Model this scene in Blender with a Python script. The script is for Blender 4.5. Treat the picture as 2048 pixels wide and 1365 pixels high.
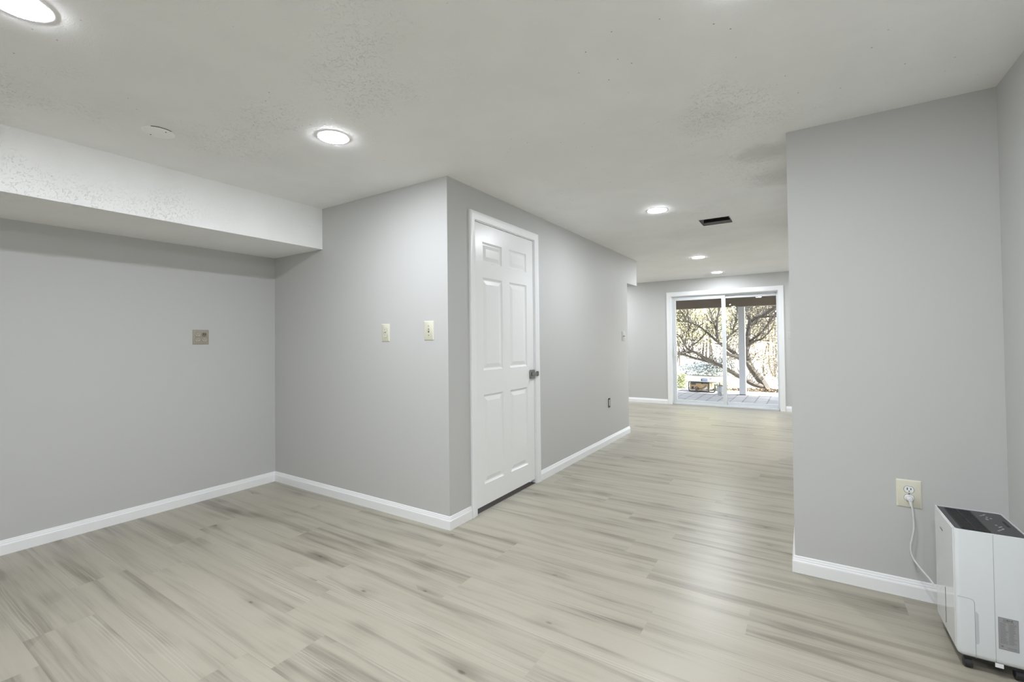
import bpy, math, random
from mathutils import Vector, Matrix
R = math.radians
PI = math.pi
random.seed(7)
for o in list(bpy.data.objects):
    bpy.data.objects.remove(o)
C = bpy.context.scene.collection
sc = bpy.context.scene

# ------------------------------------------------------------------ camera
W_, H_ = 2048, 1365
F, YAW, PIT, ROL = 918.43, R(33.2342), R(.9719), R(-.6417)
CX, CY = 1008.64, 665.63
EYE = Vector((0, 0, 1.2))
fw = Vector((-math.sin(YAW)*math.cos(PIT), math.cos(YAW)*math.cos(PIT), math.sin(PIT)))
rt = Vector((math.cos(YAW), math.sin(YAW), 0))
up = rt.cross(fw)
r2 = rt*math.cos(ROL) + up*math.sin(ROL)
u2 = -rt*math.sin(ROL) + up*math.cos(ROL)
cam = bpy.data.cameras.new('camera')
co = bpy.data.objects.new('camera', cam)
C.objects.link(co)
m = Matrix((r2, u2, -fw)).transposed().to_4x4()
m.translation = EYE
co.matrix_world = m
cam.sensor_width = 36
cam.lens = F/W_*36
cam.shift_x = (W_/2-CX)/W_
cam.shift_y = (CY-H_/2)/W_
cam.clip_start = .02
cam.clip_end = 300
sc.camera = co

# ------------------------------------------------------------------ world, sun, exposure
SKY, SUN, LAMP = 1.6, 27.0, 308.0
w = bpy.data.worlds.new('world')
sc.world = w
w.use_nodes = True
nt = w.node_tree
nt.nodes.clear()
wo = nt.nodes.new('ShaderNodeOutputWorld')
bg = nt.nodes.new('ShaderNodeBackground')
sk = nt.nodes.new('ShaderNodeTexSky')
sk.sky_type = 'NISHITA'
sk.sun_disc = False
sk.sun_elevation = R(42)
sk.sun_rotation = R(78)
sk.air_density = 1.0
sk.dust_density = 2.0
bg.inputs['Strength'].default_value = SKY
hs_ = nt.nodes.new('ShaderNodeHueSaturation')
hs_.inputs['Saturation'].default_value = .55
nt.links.new(sk.outputs[0], hs_.inputs['Color'])
nt.links.new(hs_.outputs[0], bg.inputs[0])
nt.links.new(bg.outputs[0], wo.inputs[0])
sl = bpy.data.lights.new('sun', 'SUN')
sl.energy = SUN
sl.angle = R(1)
sl.color = (1, .95, .87)
so = bpy.data.objects.new('sun', sl)
so.rotation_euler = Vector((-.75, -.16, -.66)).to_track_quat('-Z', 'Y').to_euler()
so.location = (8, 12, 9)
C.objects.link(so)
vs = sc.view_settings
vs.view_transform = 'Standard'
vs.look = 'None'
vs.exposure = 0.0
vs.gamma = 1.0
vs.use_curve_mapping = False
sc.cycles.use_denoising = True
sc.cycles.max_bounces = 10
sc.cycles.diffuse_bounces = 7
sc.cycles.glossy_bounces = 4
sc.cycles.transparent_max_bounces = 12
sc.cycles.caustics_reflective = False
sc.cycles.caustics_refractive = False
sc.cycles.sample_clamp_indirect = 6.0

# ------------------------------------------------------------------ helpers
class MB:
    def __init__(s):
        s.v, s.f = [], []
    def add(s, vs_, fs):
        n = len(s.v)
        s.v += [tuple(p) for p in vs_]
        s.f += [tuple(i+n for i in f) for f in fs]
        return s
    def box(s, x0, x1, y0, y1, z0, z1):
        return s.add([(x0, y0, z0), (x1, y0, z0), (x1, y1, z0), (x0, y1, z0), (x0, y0, z1), (x1, y0, z1), (x1, y1, z1), (x0, y1, z1)],
                     [(3, 2, 1, 0), (4, 5, 6, 7), (0, 1, 5, 4), (1, 2, 6, 5), (2, 3, 7, 6), (3, 0, 4, 7)])
    def tube(s, pts, rad, n=10, cap=True):
        pts = [Vector(p) for p in pts]
        if not hasattr(rad, '__len__'):
            rad = [rad]*len(pts)
        T = []
        for i in range(len(pts)):
            a = pts[max(i-1, 0)]
            b = pts[min(i+1, len(pts)-1)]
            T.append((b-a).normalized())
        nn = T[0].orthogonal().normalized()
        vs_, fs = [], []
        for i, p in enumerate(pts):
            nn = (nn - T[i]*nn.dot(T[i]))
            nn = nn.normalized() if nn.length > 1e-6 else T[i].orthogonal().normalized()
            bb = T[i].cross(nn)
            for k in range(n):
                a = 2*PI*k/n
                vs_.append(p+(nn*math.cos(a)+bb*math.sin(a))*rad[i])
        for i in range(len(pts)-1):
            for k in range(n):
                fs.append((i*n+k, i*n+(k+1) % n, (i+1)*n+(k+1) % n, (i+1)*n+k))
        if cap:
            fs.append(tuple(range(n-1, -1, -1)))
            fs.append(tuple((len(pts)-1)*n+k for k in range(n)))
        return s.add(vs_, fs)
    def cyl(s, a, b, r, n=24):
        return s.tube([a, b], r, n)
    def lathe(s, prof, c=(0, 0, 0), n=40):
        vs_, fs = [], []
        for (r, z) in prof:
            for k in range(n):
                a = 2*PI*k/n
                vs_.append((c[0]+r*math.cos(a), c[1]+r*math.sin(a), c[2]+z))
        for i in range(len(prof)-1):
            for k in range(n):
                fs.append((i*n+k, i*n+(k+1) % n, (i+1)*n+(k+1) % n, (i+1)*n+k))
        return s.add(vs_, fs)
    def prism(s, poly, ax, a, b):
        """poly of (p,q) in the plane perpendicular to axis ax ('x': y,z / 'y': x,z / 'z': x,y)"""
        def P(p, q, t):
            return {'x': (t, p, q), 'y': (p, t, q), 'z': (p, q, t)}[ax]
        n = len(poly)
        vs_ = [P(p, q, a) for p, q in poly]+[P(p, q, b) for p, q in poly]
        fs = [tuple(range(n)), tuple(range(2*n-1, n-1, -1))]+[(i, i+n, (i+1) % n+n, (i+1) % n) for i in range(n)]
        return s.add(vs_, fs)
    def build(s, name, mat, parent=None, smooth=False, bevel=0, seg=2, recalc=True):
        me = bpy.data.meshes.new(name)
        me.from_pydata(s.v, [], s.f)
        if recalc:
            import bmesh
            bm = bmesh.new()
            bm.from_mesh(me)
            bmesh.ops.recalc_face_normals(bm, faces=bm.faces)
            bm.to_mesh(me)
            bm.free()
        for mm in (mat if isinstance(mat, (list, tuple)) else [mat]):
            me.materials.append(mm)
        o = bpy.data.objects.new(name, me)
        C.objects.link(o)
        if parent:
            o.parent = parent
        if smooth:
            for p in me.polygons:
                p.use_smooth = True
            me.set_sharp_from_angle(angle=R(40))
        if bevel:
            md = o.modifiers.new('bevel', 'BEVEL')
            md.width = bevel
            md.segments = seg
            md.limit_method = 'ANGLE'
            md.angle_limit = R(50)
            for p in me.polygons:
                p.use_smooth = True
            me.set_sharp_from_angle(angle=R(50))
        return o

def box(name, mat, x0, x1, y0, y1, z0, z1, parent=None, bevel=0):
    return MB().box(x0, x1, y0, y1, z0, z1).build(name, mat, parent, bevel=bevel)

def empty(name, loc=(0, 0, 0), rz=0):
    o = bpy.data.objects.new(name, None)
    o.empty_display_size = .05
    o.location = loc
    o.rotation_euler = (0, 0, rz)
    C.objects.link(o)
    return o

def tag(o, label=None, cat=None, group=None, kind=None):
    if label: o['label'] = label
    if cat: o['category'] = cat
    if group: o['group'] = group
    if kind: o['kind'] = kind
    return o

def copy_tree(o, parent=None):
    c = o.copy()
    C.objects.link(c)
    if parent:
        c.parent = parent
    for ch in list(o.children):
        copy_tree(ch, c)
    return c

def text_mb(txt, size, name, mat, parent, M, extrude=.0002, align='CENTER'):
    cu = bpy.data.curves.new('t', 'FONT')
    cu.body = txt
    cu.size = size
    cu.align_x = align
    cu.align_y = 'CENTER'
    cu.extrude = extrude
    to = bpy.data.objects.new('t', cu)
    C.objects.link(to)
    dg = bpy.context.evaluated_depsgraph_get()
    me = bpy.data.meshes.new_from_object(to.evaluated_get(dg))
    bpy.data.objects.remove(to)
    me.transform(M)
    me.materials.clear()
    me.materials.append(mat)
    o = bpy.data.objects.new(name, me)
    C.objects.link(o)
    o.parent = parent
    return o

# ------------------------------------------------------------------ materials
def mat(name, col, rough=.5, metal=0, spec=.5, emit=None, es=0, bump=None):
    m_ = bpy.data.materials.new(name)
    m_.use_nodes = True
    b = m_.node_tree.nodes['Principled BSDF']
    b.inputs['Base Color'].default_value = (*col, 1)
    b.inputs['Roughness'].default_value = rough
    b.inputs['Metallic'].default_value = metal
    b.inputs['Specular IOR Level'].default_value = spec
    if emit:
        b.inputs['Emission Color'].default_value = (*emit, 1)
        b.inputs['Emission Strength'].default_value = es
    if bump:
        N, L = m_.node_tree.nodes, m_.node_tree.links
        tc = N.new('ShaderNodeTexCoord')
        nz = N.new('ShaderNodeTexNoise')
        nz.inputs['Scale'].default_value = bump[0]
        nz.inputs['Detail'].default_value = 4
        bp = N.new('ShaderNodeBump')
        bp.inputs['Strength'].default_value = bump[1]
        bp.inputs['Distance'].default_value = bump[2]
        L.new(tc.outputs['Object'], nz.inputs['Vector'])
        L.new(nz.outputs['Fac'], bp.inputs['Height'])
        L.new(bp.outputs[0], b.inputs['Normal'])
    return m_

class G:
    """tiny node-graph helper"""
    def __init__(s, m_):
        s.N, s.L = m_.node_tree.nodes, m_.node_tree.links
        s.b = s.N['Principled BSDF']
    def n(s, t, **kw):
        x = s.N.new('ShaderNode'+t)
        for k, v in kw.items():
            if k in x.inputs.keys():
                if hasattr(v, 'is_linked') or hasattr(v, 'links'):
                    s.L.new(v, x.inputs[k])
                else:
                    x.inputs[k].default_value = v
            else:
                setattr(x, k, v)
        return x
    def math(s, op, a, b=None, c=None, clamp=False):
        x = s.N.new('ShaderNodeMath')
        x.operation = op
        x.use_clamp = clamp
        for i, v in enumerate((a, b, c)):
            if v is None: continue
            if isinstance(v, (int, float)):
                x.inputs[i].default_value = v
            else:
                s.L.new(v, x.inputs[i])
        return x.outputs[0]
    def ramp(s, fac, a, b, lo=0., hi=1.):
        x = s.N.new('ShaderNodeMapRange')
        x.interpolation_type = 'SMOOTHSTEP'
        s.L.new(fac, x.inputs[0])
        for i, v in zip((1, 2, 3, 4), (a, b, lo, hi)):
            x.inputs[i].default_value = v
        return x.outputs[0]
    def mix(s, fac, a, b, blend='MIX'):
        x = s.N.new('ShaderNodeMix')
        x.data_type = 'RGBA'
        x.blend_type = blend
        for sock, v in ((x.inputs[0], fac), (x.inputs[6], a), (x.inputs[7], b)):
            if isinstance(v, (int, float)):
                sock.default_value = v
            elif isinstance(v, tuple):
                sock.default_value = (*v, 1)
            else:
                s.L.new(v, sock)
        return x.outputs[2]
    def vec(s, x_, y_, z_):
        c = s.N.new('ShaderNodeCombineXYZ')
        for i, v in enumerate((x_, y_, z_)):
            if isinstance(v, (int, float)):
                c.inputs[i].default_value = v
            else:
                s.L.new(v, c.inputs[i])
        return c.outputs[0]
    def noise(s, v, scale, detail=2, rough=.5, dist=0):
        x = s.N.new('ShaderNodeTexNoise')
        s.L.new(v, x.inputs['Vector'])
        x.inputs['Scale'].default_value = scale
        x.inputs['Detail'].default_value = detail
        x.inputs['Roughness'].default_value = rough
        x.inputs['Distortion'].default_value = dist
        return x.outputs['Fac']

WALL = (.548, .551, .538)
M_wall = mat('wall_paint', WALL, .55, spec=.3, bump=(180, .06, .002))
M_trim = mat('white_trim_paint', (.885, .895, .90), .32, spec=.5)
M_door = mat('white_door_paint', (.87, .88, .875), .3, spec=.5)
M_vinyl = mat('white_vinyl', (.70, .73, .75), .35)
M_ivory = mat('ivory_plastic', (.72, .705, .585), .35)
M_white = mat('white_plastic', (.84, .85, .85), .3)
M_almond = mat('almond_plastic', (.36, .325, .265), .42)
M_almond2 = mat('almond_receptacle_plastic', (.48, .45, .37), .4)
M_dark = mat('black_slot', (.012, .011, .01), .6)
M_black = mat('black_plastic', (.018, .018, .02), .45)
M_darkpl = mat('dark_plastic_gap_shade', (.10, .08, .06), .6)
M_scorch2 = mat('smoke_stained_plastic', (.27, .235, .18), .6)
M_steel = mat('brushed_nickel', (.30, .295, .28), .28, metal=1)
M_galv = mat('galvanized_steel', (.40, .40, .41), .6, metal=.1, bump=(30, .2, .004))
M_lamp = mat('lamp_diffuser', (.9, .9, .9), .4, emit=(.955, .99, 1.06), es=LAMP)
M_ring = mat('lamp_trim_ring', (.86, .86, .86), .4)

# ceiling: skim-coat with patches of ragged lap marks, pin-hole specks, dirt stains by the partition, darker blotches elsewhere
M_ceil = mat('ceiling_paint', (.915, .92, .91), .7, spec=.2)
g = G(M_ceil)
tc = g.n('TexCoord').outputs['Object']
patch = g.ramp(g.noise(tc, 1.3, 3, .6), .50, .68, .10, 1.0)
fine = g.noise(tc, 62, 5, .65, 1.4)
ridge = g.ramp(fine, .555, .65)
lap = g.math('MULTIPLY', ridge, patch)
rough = g.math('MULTIPLY', g.noise(tc, 170, 3), .22)
hgt = g.math('ADD', lap, rough)
bp = g.n('Bump')
bp.inputs['Strength'].default_value = .7
bp.inputs['Distance'].default_value = .0026
g.L.new(hgt, bp.inputs['Height'])
g.L.new(bp.outputs[0], g.b.inputs['Normal'])
vo = g.n('TexVoronoi')
vo.inputs['Scale'].default_value = 26
g.L.new(tc, vo.inputs['Vector'])
sepc = g.n('SeparateColor')
g.L.new(vo.outputs['Color'], sepc.inputs[0])
speck = g.math('MULTIPLY', g.ramp(vo.outputs['Distance'], .04, .10, 1, 0), g.math('GREATER_THAN', sepc.outputs[0], .70))
speck = g.math('MULTIPLY', speck, g.ramp(g.noise(tc, 2.1, 2), .46, .58))
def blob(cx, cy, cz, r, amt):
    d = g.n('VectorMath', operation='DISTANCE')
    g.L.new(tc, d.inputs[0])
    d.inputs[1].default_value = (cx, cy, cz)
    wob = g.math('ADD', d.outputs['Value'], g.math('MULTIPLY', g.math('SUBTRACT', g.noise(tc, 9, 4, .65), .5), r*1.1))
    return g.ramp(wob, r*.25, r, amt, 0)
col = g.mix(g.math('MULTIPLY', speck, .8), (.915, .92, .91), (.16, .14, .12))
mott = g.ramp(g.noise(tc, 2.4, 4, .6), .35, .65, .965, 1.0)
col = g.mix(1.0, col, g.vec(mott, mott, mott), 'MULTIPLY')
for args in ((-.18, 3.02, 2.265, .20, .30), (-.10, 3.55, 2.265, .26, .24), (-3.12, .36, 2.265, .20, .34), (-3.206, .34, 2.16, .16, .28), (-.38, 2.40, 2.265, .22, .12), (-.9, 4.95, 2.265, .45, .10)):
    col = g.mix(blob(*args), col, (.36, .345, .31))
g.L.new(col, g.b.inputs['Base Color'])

# floor: greyed-oak vinyl planks; one face per plank, UV in metres along the plank, a random tone per plank
M_floor = mat('oak_vinyl_plank', (.45, .43, .38), .38, spec=.5)
g = G(M_floor)
uv = g.n('UVMap').outputs[0]
at = g.n('Attribute', attribute_name='plank')
sx = g.n('SeparateXYZ')
g.L.new(uv, sx.inputs[0])
sa = g.n('SeparateColor')
g.L.new(at.outputs['Color'], sa.inputs[0])
U, V = sx.outputs[0], sx.outputs[1]
seed = g.math('MULTIPLY', sa.outputs[1], 37.0)
vA = g.vec(g.math('MULTIPLY', U, .75), g.math('MULTIPLY', V, 13.0), seed)
band = g.noise(vA, 1.0, 3, .55, .6)                 # broad light / dark bands along the plank
vB = g.vec(g.math('MULTIPLY', U, 3.0), g.math('MULTIPLY', V, 150.0), seed)
grain = g.noise(vB, 1.0, 5, .65, .3)                # fine straight grain
vC = g.vec(g.math('MULTIPLY', U, 1.5), g.math('MULTIPLY', V, 42.0), seed)
streak = g.noise(vC, 1.0, 3, .6, .8)                # medium streaks
wv = g.n('TexWave', wave_type='BANDS', bands_direction='Y', wave_profile='SIN')
wv.inputs['Scale'].default_value = 1.0
wv.inputs['Distortion'].default_value = 9
wv.inputs['Detail'].default_value = 2
wv.inputs['Detail Scale'].default_value = .8
g.L.new(g.vec(g.math('MULTIPLY', U, 2.2), g.math('MULTIPLY', V, 26.0), seed), wv.inputs['Vector'])
cath = g.math('MULTIPLY', g.ramp(wv.outputs['Fac'], .62, .92), g.ramp(g.noise(vA, .9, 1), .52, .66))
vk = g.n('TexVoronoi')
vk.inputs['Scale'].default_value = 1.0
vk.inputs['Randomness'].default_value = 1.0
g.L.new(g.vec(g.math('MULTIPLY', U, 4.2), g.math('MULTIPLY', V, 9.0), seed), vk.inputs['Vector'])
sk2 = g.n('SeparateColor')
g.L.new(vk.outputs['Color'], sk2.inputs[0])
dk = g.math('ADD', vk.outputs['Distance'], g.math('MULTIPLY', g.math('SUBTRACT', g.noise(vB, .7, 4, .7), .5), .20))
has = g.math('GREATER_THAN', sk2.outputs[0], .70)
knot = g.math('MULTIPLY', g.ramp(dk, .02, .10, 1, 0), has)
halo = g.math('MULTIPLY', g.ramp(dk, .08, .62, 1, 0), has)
tone = g.math('ADD', g.math('MULTIPLY', g.math('SUBTRACT', sa.outputs[0], .5), .38), g.ramp(band, .22, .62, .24, 1.0))
tone = g.math('ADD', tone, g.math('MULTIPLY', g.math('SUBTRACT', grain, .5), .75))
tone = g.math('ADD', tone, g.math('MULTIPLY', g.math('SUBTRACT', streak, .5), .62))
tone = g.math('SUBTRACT', tone, g.math('MULTIPLY', halo, .30))
col = g.mix(g.ramp(tone, -.30, 1.10), (.150, .130, .098), (.405, .377, .305))
col = g.mix(g.math('MULTIPLY', cath, .30), col, (.56, .53, .46))
col = g.mix(g.math('MULTIPLY', knot, .75), col, (.10, .082, .06))
ev = g.math('MINIMUM', V, g.math('SUBTRACT', .2286, V))
eu = sa.outputs[2]
seam = g.ramp(ev, .0004, .0016, .35, 0)
col = g.mix(seam, col, (.16, .14, .11))
g.L.new(col, g.b.inputs['Base Color'])
bp = g.n('Bump')
bp.inputs['Strength'].default_value = .12
bp.inputs['Distance'].default_value = .001
g.L.new(grain, bp.inputs['Height'])
g.L.new(bp.outputs[0], g.b.inputs['Normal'])
g.L.new(g.ramp(grain, .2, .8, .27, .38), g.b.inputs['Roughness'])

M_sub = mat('subfloor_and_door_shade', (.055, .034, .021), .7)

# clear glass pane: transparent with a Fresnel-weighted reflection
M_glass = bpy.data.materials.new('clear_glass')
M_glass.use_nodes = True
N, L = M_glass.node_tree.nodes, M_glass.node_tree.links
N.clear()
go = N.new('ShaderNodeOutputMaterial')
mx = N.new('ShaderNodeMixShader')
tr = N.new('ShaderNodeBsdfTransparent')
tr.inputs[0].default_value = (.97, .98, .975, 1)
gl = N.new('ShaderNodeBsdfGlossy')
gl.inputs['Roughness'].default_value = .0
lw = N.new('ShaderNodeLayerWeight')
lw.inputs[0].default_value = .5
pw = N.new('ShaderNodeMath'); pw.operation = 'POWER'; pw.inputs[1].default_value = 5
ma = N.new('ShaderNodeMath'); ma.operation = 'MULTIPLY_ADD'; ma.inputs[1].default_value = .9; ma.inputs[2].default_value = .035
L.new(lw.outputs['Facing'], pw.inputs[0]); L.new(pw.outputs[0], ma.inputs[0]); L.new(ma.outputs[0], mx.inputs[0])
L.new(tr.outputs[0], mx.inputs[1]); L.new(gl.outputs[0], mx.inputs[2]); L.new(mx.outputs[0], go.inputs[0])

# ------------------------------------------------------------------ room dimensions (metres, camera foot at 0,0)
XL, Y1, XD, XS, ZS, H = -3.882, 2.2611, -1.9117, -3.2058, 1.9415, 2.2649
YR, XR1, XR2 = 2.7941, -.065, .7049
Y2, Y2b, ZH, Y3 = 5.8142, 6.2225, 1.9207, 8.7088
YB, XW, XE = -2.3, -5.6, 1.7          # rear wall, far-left wall and far-right wall of the back room
PB = 5.45                              # back of the block behind the right partition
T = .115

# floor planks
PWID, PLEN = .2286, 1.2192
known = {-1: -2.672, 0: -3.05, 1: -1.668, 3: -2.078, 4: -1.441, 5: -1.802, 6: -1.445, 7: -.69, 8: -.869, 9: -.69, 11: -1.264}
vs_, fs, uvs, cols = [], [], [], []
rr = random.Random(11)
k0 = math.floor((YB-.724)/PWID)
k1 = math.ceil((Y3+.2-.724)/PWID)
for k in range(k0, k1):
    y0 = .724+k*PWID
    off = known.get(k, rr.uniform(0, PLEN))
    x = off-PLEN*math.ceil((off-XW)/PLEN)
    while x < XE+.05:
        a, b = max(x, XW-.05), min(x+PLEN, XE+.05)
        c0, c1 = max(y0, YB-.05), min(y0+PWID, Y3+.03)
        if b > a and c1 > c0:
            n = len(vs_)
            vs_ += [(a, c0, 0), (b, c0, 0), (b, c1, 0), (a, c1, 0)]
            fs.append((n, n+1, n+2, n+3))
            uo = rr.uniform(0, 40)
            uvs.append([(uo+p-x, q-y0) for p, q in ((a, c0), (b, c0), (b, c1), (a, c1))])
            cols.append((min(1, max(0, rr.gauss(.5, .22))), rr.random(), 0, 1))
        x += PLEN
me = bpy.data.meshes.new('floor')
me.from_pydata(vs_, [], fs)
ul = me.uv_layers.new(name='UVMap')
ca = me.color_attributes.new('plank', 'FLOAT_COLOR', 'CORNER')
ul, ca = me.uv_layers['UVMap'], me.color_attributes['plank']
for p in me.polygons:
    for j, li in enumerate(p.loop_indices):
        ul.data[li].uv = uvs[p.index][j]
        ca.data[li].color = cols[p.index]
me.materials.append(M_floor)
fl = bpy.data.objects.new('floor', me)
C.objects.link(fl)
tag(fl, kind='structure')

# ceiling with the open duct cut-out
vx0, vx1, vy0, vy1 = -.783, -.544, 4.425, 4.667
mb = MB()
for a, b, c, d in ((XW, XE, YB, vy0), (XW, XE, vy1, Y3+.02), (XW, vx0, vy0, vy1), (vx1, XE, vy0, vy1)):
    mb.add([(a, c, H), (a, d, H), (b, d, H), (b, c, H)], [(0, 1, 2, 3)])
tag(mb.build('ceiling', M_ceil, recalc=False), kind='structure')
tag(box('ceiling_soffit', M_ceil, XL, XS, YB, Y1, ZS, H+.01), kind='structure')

# walls
tag(box('wall_left', M_wall, XL-T, XL, YB-T, Y1+T, 0, H+.02), kind='structure')
tag(box('wall_rear', M_wall, XL, XR2, YB-T, YB, 0, H+.02), kind='structure')
tag(box('wall_right', M_wall, XR2, XR2+T, YB-T, YR, 0, H+.02), kind='structure')
DY0, DY1, DZ = 2.535, 3.388, 2.052      # closet door rough opening
mb = MB()
mb.box(XL, XD, Y1, Y1+T, 0, H+.02)
mb.box(XD-T, XD, Y1+T, DY0, 0, H+.02)
mb.box(XD-T, XD, DY0, DY1, DZ, H+.02)
mb.box(XD-T, XD, DY1, Y2, 0, H+.02)
mb.box(XW, XD-T, Y2-T, Y2, 0, H+.02)
tag(mb.build('wall_center', M_wall), kind='structure')
tag(box('ceiling_header', M_wall, XW, XD, Y2, Y2b, ZH, H+.01), kind='structure')
mb = MB()
mb.box(XR1, XR2+T, YR, YR+T, 0, H+.02)
mb.box(XR1, XR1+T, YR+T, PB, 0, H+.02)
mb.box(XR1, XE, PB, PB+T, 0, H+.02)
tag(mb.build('wall_partition', M_wall), kind='structure')
tag(box('wall_back_right', M_wall, XE, XE+T, PB, Y3+T, 0, H+.02), kind='structure')
tag(box('wall_back_left', M_wall, XW-T, XW, Y2-T, Y3+T, 0, H+.02), kind='structure')
SX0, SX1, SZ = -2.06, -.35, 1.978       # sliding-door rough opening
mb = MB()
mb.box(XW, SX0, Y3, Y3+.14, 0, H+.02)
mb.box(SX1, XE, Y3, Y3+.14, 0, H+.02)
mb.box(SX0, SX1, Y3, Y3+.14, SZ, H+.02)
tag(mb.build('wall_back', M_wall), kind='structure')

# baseboards: colonial profile swept along the wall with mitred corners
BB = [(0, 0), (.0125, 0), (.0125, .054), (.0105, .060), (.0085, .0625), (.0085, .067), (.006, .073), (.0045, .0805), (.002, .083), (0, .083)]
def baseboard(name, path):
    """path runs with the room on its right-hand side"""
    P = [Vector(p) for p in path]
    def offs(d):
        out = []
        for i in range(len(P)):
            ns = []
            for a, b in ((i-1, i), (i, i+1)):
                if a >= 0 and b < len(P):
                    t_ = (P[b]-P[a]).normalized()
                    ns.append(Vector((t_.y, -t_.x)))
            if len(ns) == 1:
                out.append(P[i]+ns[0]*d)
            else:
                s = ns[0]+ns[1]
                out.append(P[i]+s*(d/max(.2, (1+ns[0].dot(ns[1])))))
        return out
    mb_ = MB()
    n = len(BB)
    vv = []
    cols_ = [offs(d) for d, z in BB]
    for i in range(len(P)):
        for j, (d, z) in enumerate(BB):
            vv.append((cols_[j][i].x, cols_[j][i].y, z))
    ff = []
    for i in range(len(P)-1):
        for j in range(n):
            ff.append((i*n+j, i*n+(j+1) % n, (i+1)*n+(j+1) % n, (i+1)*n+j))
    ff.append(tuple(range(n)))
    ff.append(tuple((len(P)-1)*n+j for j in range(n-1, -1, -1)))
    mb_.add(vv, ff)
    return tag(mb_.build(name, M_trim), kind='structure')
baseboard('baseboard_left', [(XL, YB), (XL, Y1)])
baseboard('baseboard_center', [(XL, Y1), (XD, Y1), (XD, 2.484)])
baseboard('baseboard_hall', [(XD, 3.440), (XD, Y2), (XW, Y2)])
baseboard('baseboard_partition', [(XR1, PB), (XR1, YR), (XR2, YR)])
baseboard('baseboard_right', [(XR2, YR), (XR2, YB)])
baseboard('baseboard_back_left', [(XW, Y3), (-2.130, Y3)])
baseboard('baseboard_back_right', [(-.280, Y3), (XE, Y3)])

# ------------------------------------------------------------------ closet door (door_1)
def casing(mb_, u0, u1, z1, wd, to, flip=False):
    """mitred U of door trim; to(u, z, d) maps wall coordinates to space. u0,u1,z1 = inner edges"""
    prof = [(0, 0), (0, .009), (.006, .011), (.018, .012), (.034, .015), (.046, .0175), (wd-.004, .017), (wd, .013), (wd, 0)]
    n = len(prof)
    vv, ff = [], []
    for i in range(4):
        for (p, d) in prof:
            u, z = [(u0-p, 0), (u0-p, z1+p), (u1+p, z1+p), (u1+p, 0)][i]
            vv.append(to(u, z, d))
    for i in range(3):
        for j in range(n-1):
            ff.append((i*n+j, i*n+j+1, (i+1)*n+j+1, (i+1)*n+j))
    ff.append(tuple(range(n)))
    ff.append(tuple(3*n+j for j in range(n)))
    mb_.add(vv, ff)

d1 = tag(empty('door_1', (XD, 2.96, 0)), 'white six-panel closet door with a metal latch in the hallway wall', 'door', kind='structure')
def dl(x_, y_, z_):                      # world to door-local
    return (x_-XD, y_-2.96, z_)
mb = MB()
casing(mb, 2.546, 3.383, 2.044, .059, lambda u, z, d: dl(XD+d, u, z))
mb.build('door_casing', M_trim, d1, smooth=True)
mb = MB()
for (a, b, c, d) in ((DY0, 2.548, 0, DZ), (3.375, DY1, 0, DZ), (2.548, 3.375, 2.039, DZ)):
    p0, p1 = dl(XD-T, a, c), dl(XD+.001, b, d)
    mb.box(p0[0], p1[0], p0[1], p1[1], p0[2], p1[2])
p0, p1 = dl(XD-.06, 2.548, 0), dl(XD-.045, 2.56, 2.039)
mb.box(p0[0], p1[0], p0[1], p1[1], p0[2], p1[2])
p0, p1 = dl(XD-.06, 3.363, 0), dl(XD-.045, 3.375, 2.039)
mb.box(p0[0], p1[0], p0[1], p1[1], p0[2], p1[2])
mb.build('door_jamb', M_trim, d1)
# leaf: faces +x, raised panels
ly0, ly1, lz0, lz1 = 2.5515, 3.3705, .036, 2.0345
lx = XD-.004
ys = [ly0, 2.650, 2.902, 3.002, 3.262, ly1]
zs = [lz0, .184, .814, .987, 1.650, 1.758, 1.907, lz1]
mb = MB()
for i in range(5):
    for j in range(7):
        a, b, c, d = ys[i], ys[i+1], zs[j], zs[j+1]
        if i in (1, 3) and j in (1, 3, 5):
            rings = [(0, 0), (.004, -.0045), (.013, -.0095), (.019, -.0095), (.046, -.0025), (.050, -.0025)]
            vv = []
            for ins, dep in rings:
                for (yy, zz) in ((a+ins, c+ins), (b-ins, c+ins), (b-ins, d-ins), (a+ins, d-ins)):
                    vv.append(dl(lx+dep, yy, zz))
            ff = []
            for q in range(len(rings)-1):
                for e in range(4):
                    ff.append((q*4+e, q*4+(e+1) % 4, (q+1)*4+(e+1) % 4, (q+1)*4+e))
            e = (len(rings)-1)*4
            ff.append((e, e+1, e+2, e+3))
            mb.add(vv, ff)
        else:
            mb.add([dl(lx, a, c), dl(lx, b, c), dl(lx, b, d), dl(lx, a, d)], [(0, 1, 2, 3)])
xb = lx-.035
mb.add([dl(lx, ly0, lz0), dl(lx, ly1, lz0), dl(lx, ly1, lz1), dl(lx, ly0, lz1), dl(xb, ly0, lz0), dl(xb, ly1, lz0), dl(xb, ly1, lz1), dl(xb, ly0, lz1)],
       [(0, 4, 5, 1), (1, 5, 6, 2), (2, 6, 7, 3), (3, 7, 4, 0), (7, 6, 5, 4)])
leaf = mb.build('door_leaf', M_door, d1, recalc=False)
for zc in (1.795, .225):
    mb = MB()
    for k in range(3):
        mb.cyl(dl(XD+.004, 2.549, zc-.044+k*.0298), dl(XD+.004, 2.549, zc-.044+k*.0298+.0285), .0055, 12)
    mb.build('hinge', M_trim, d1, smooth=True)
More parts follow.
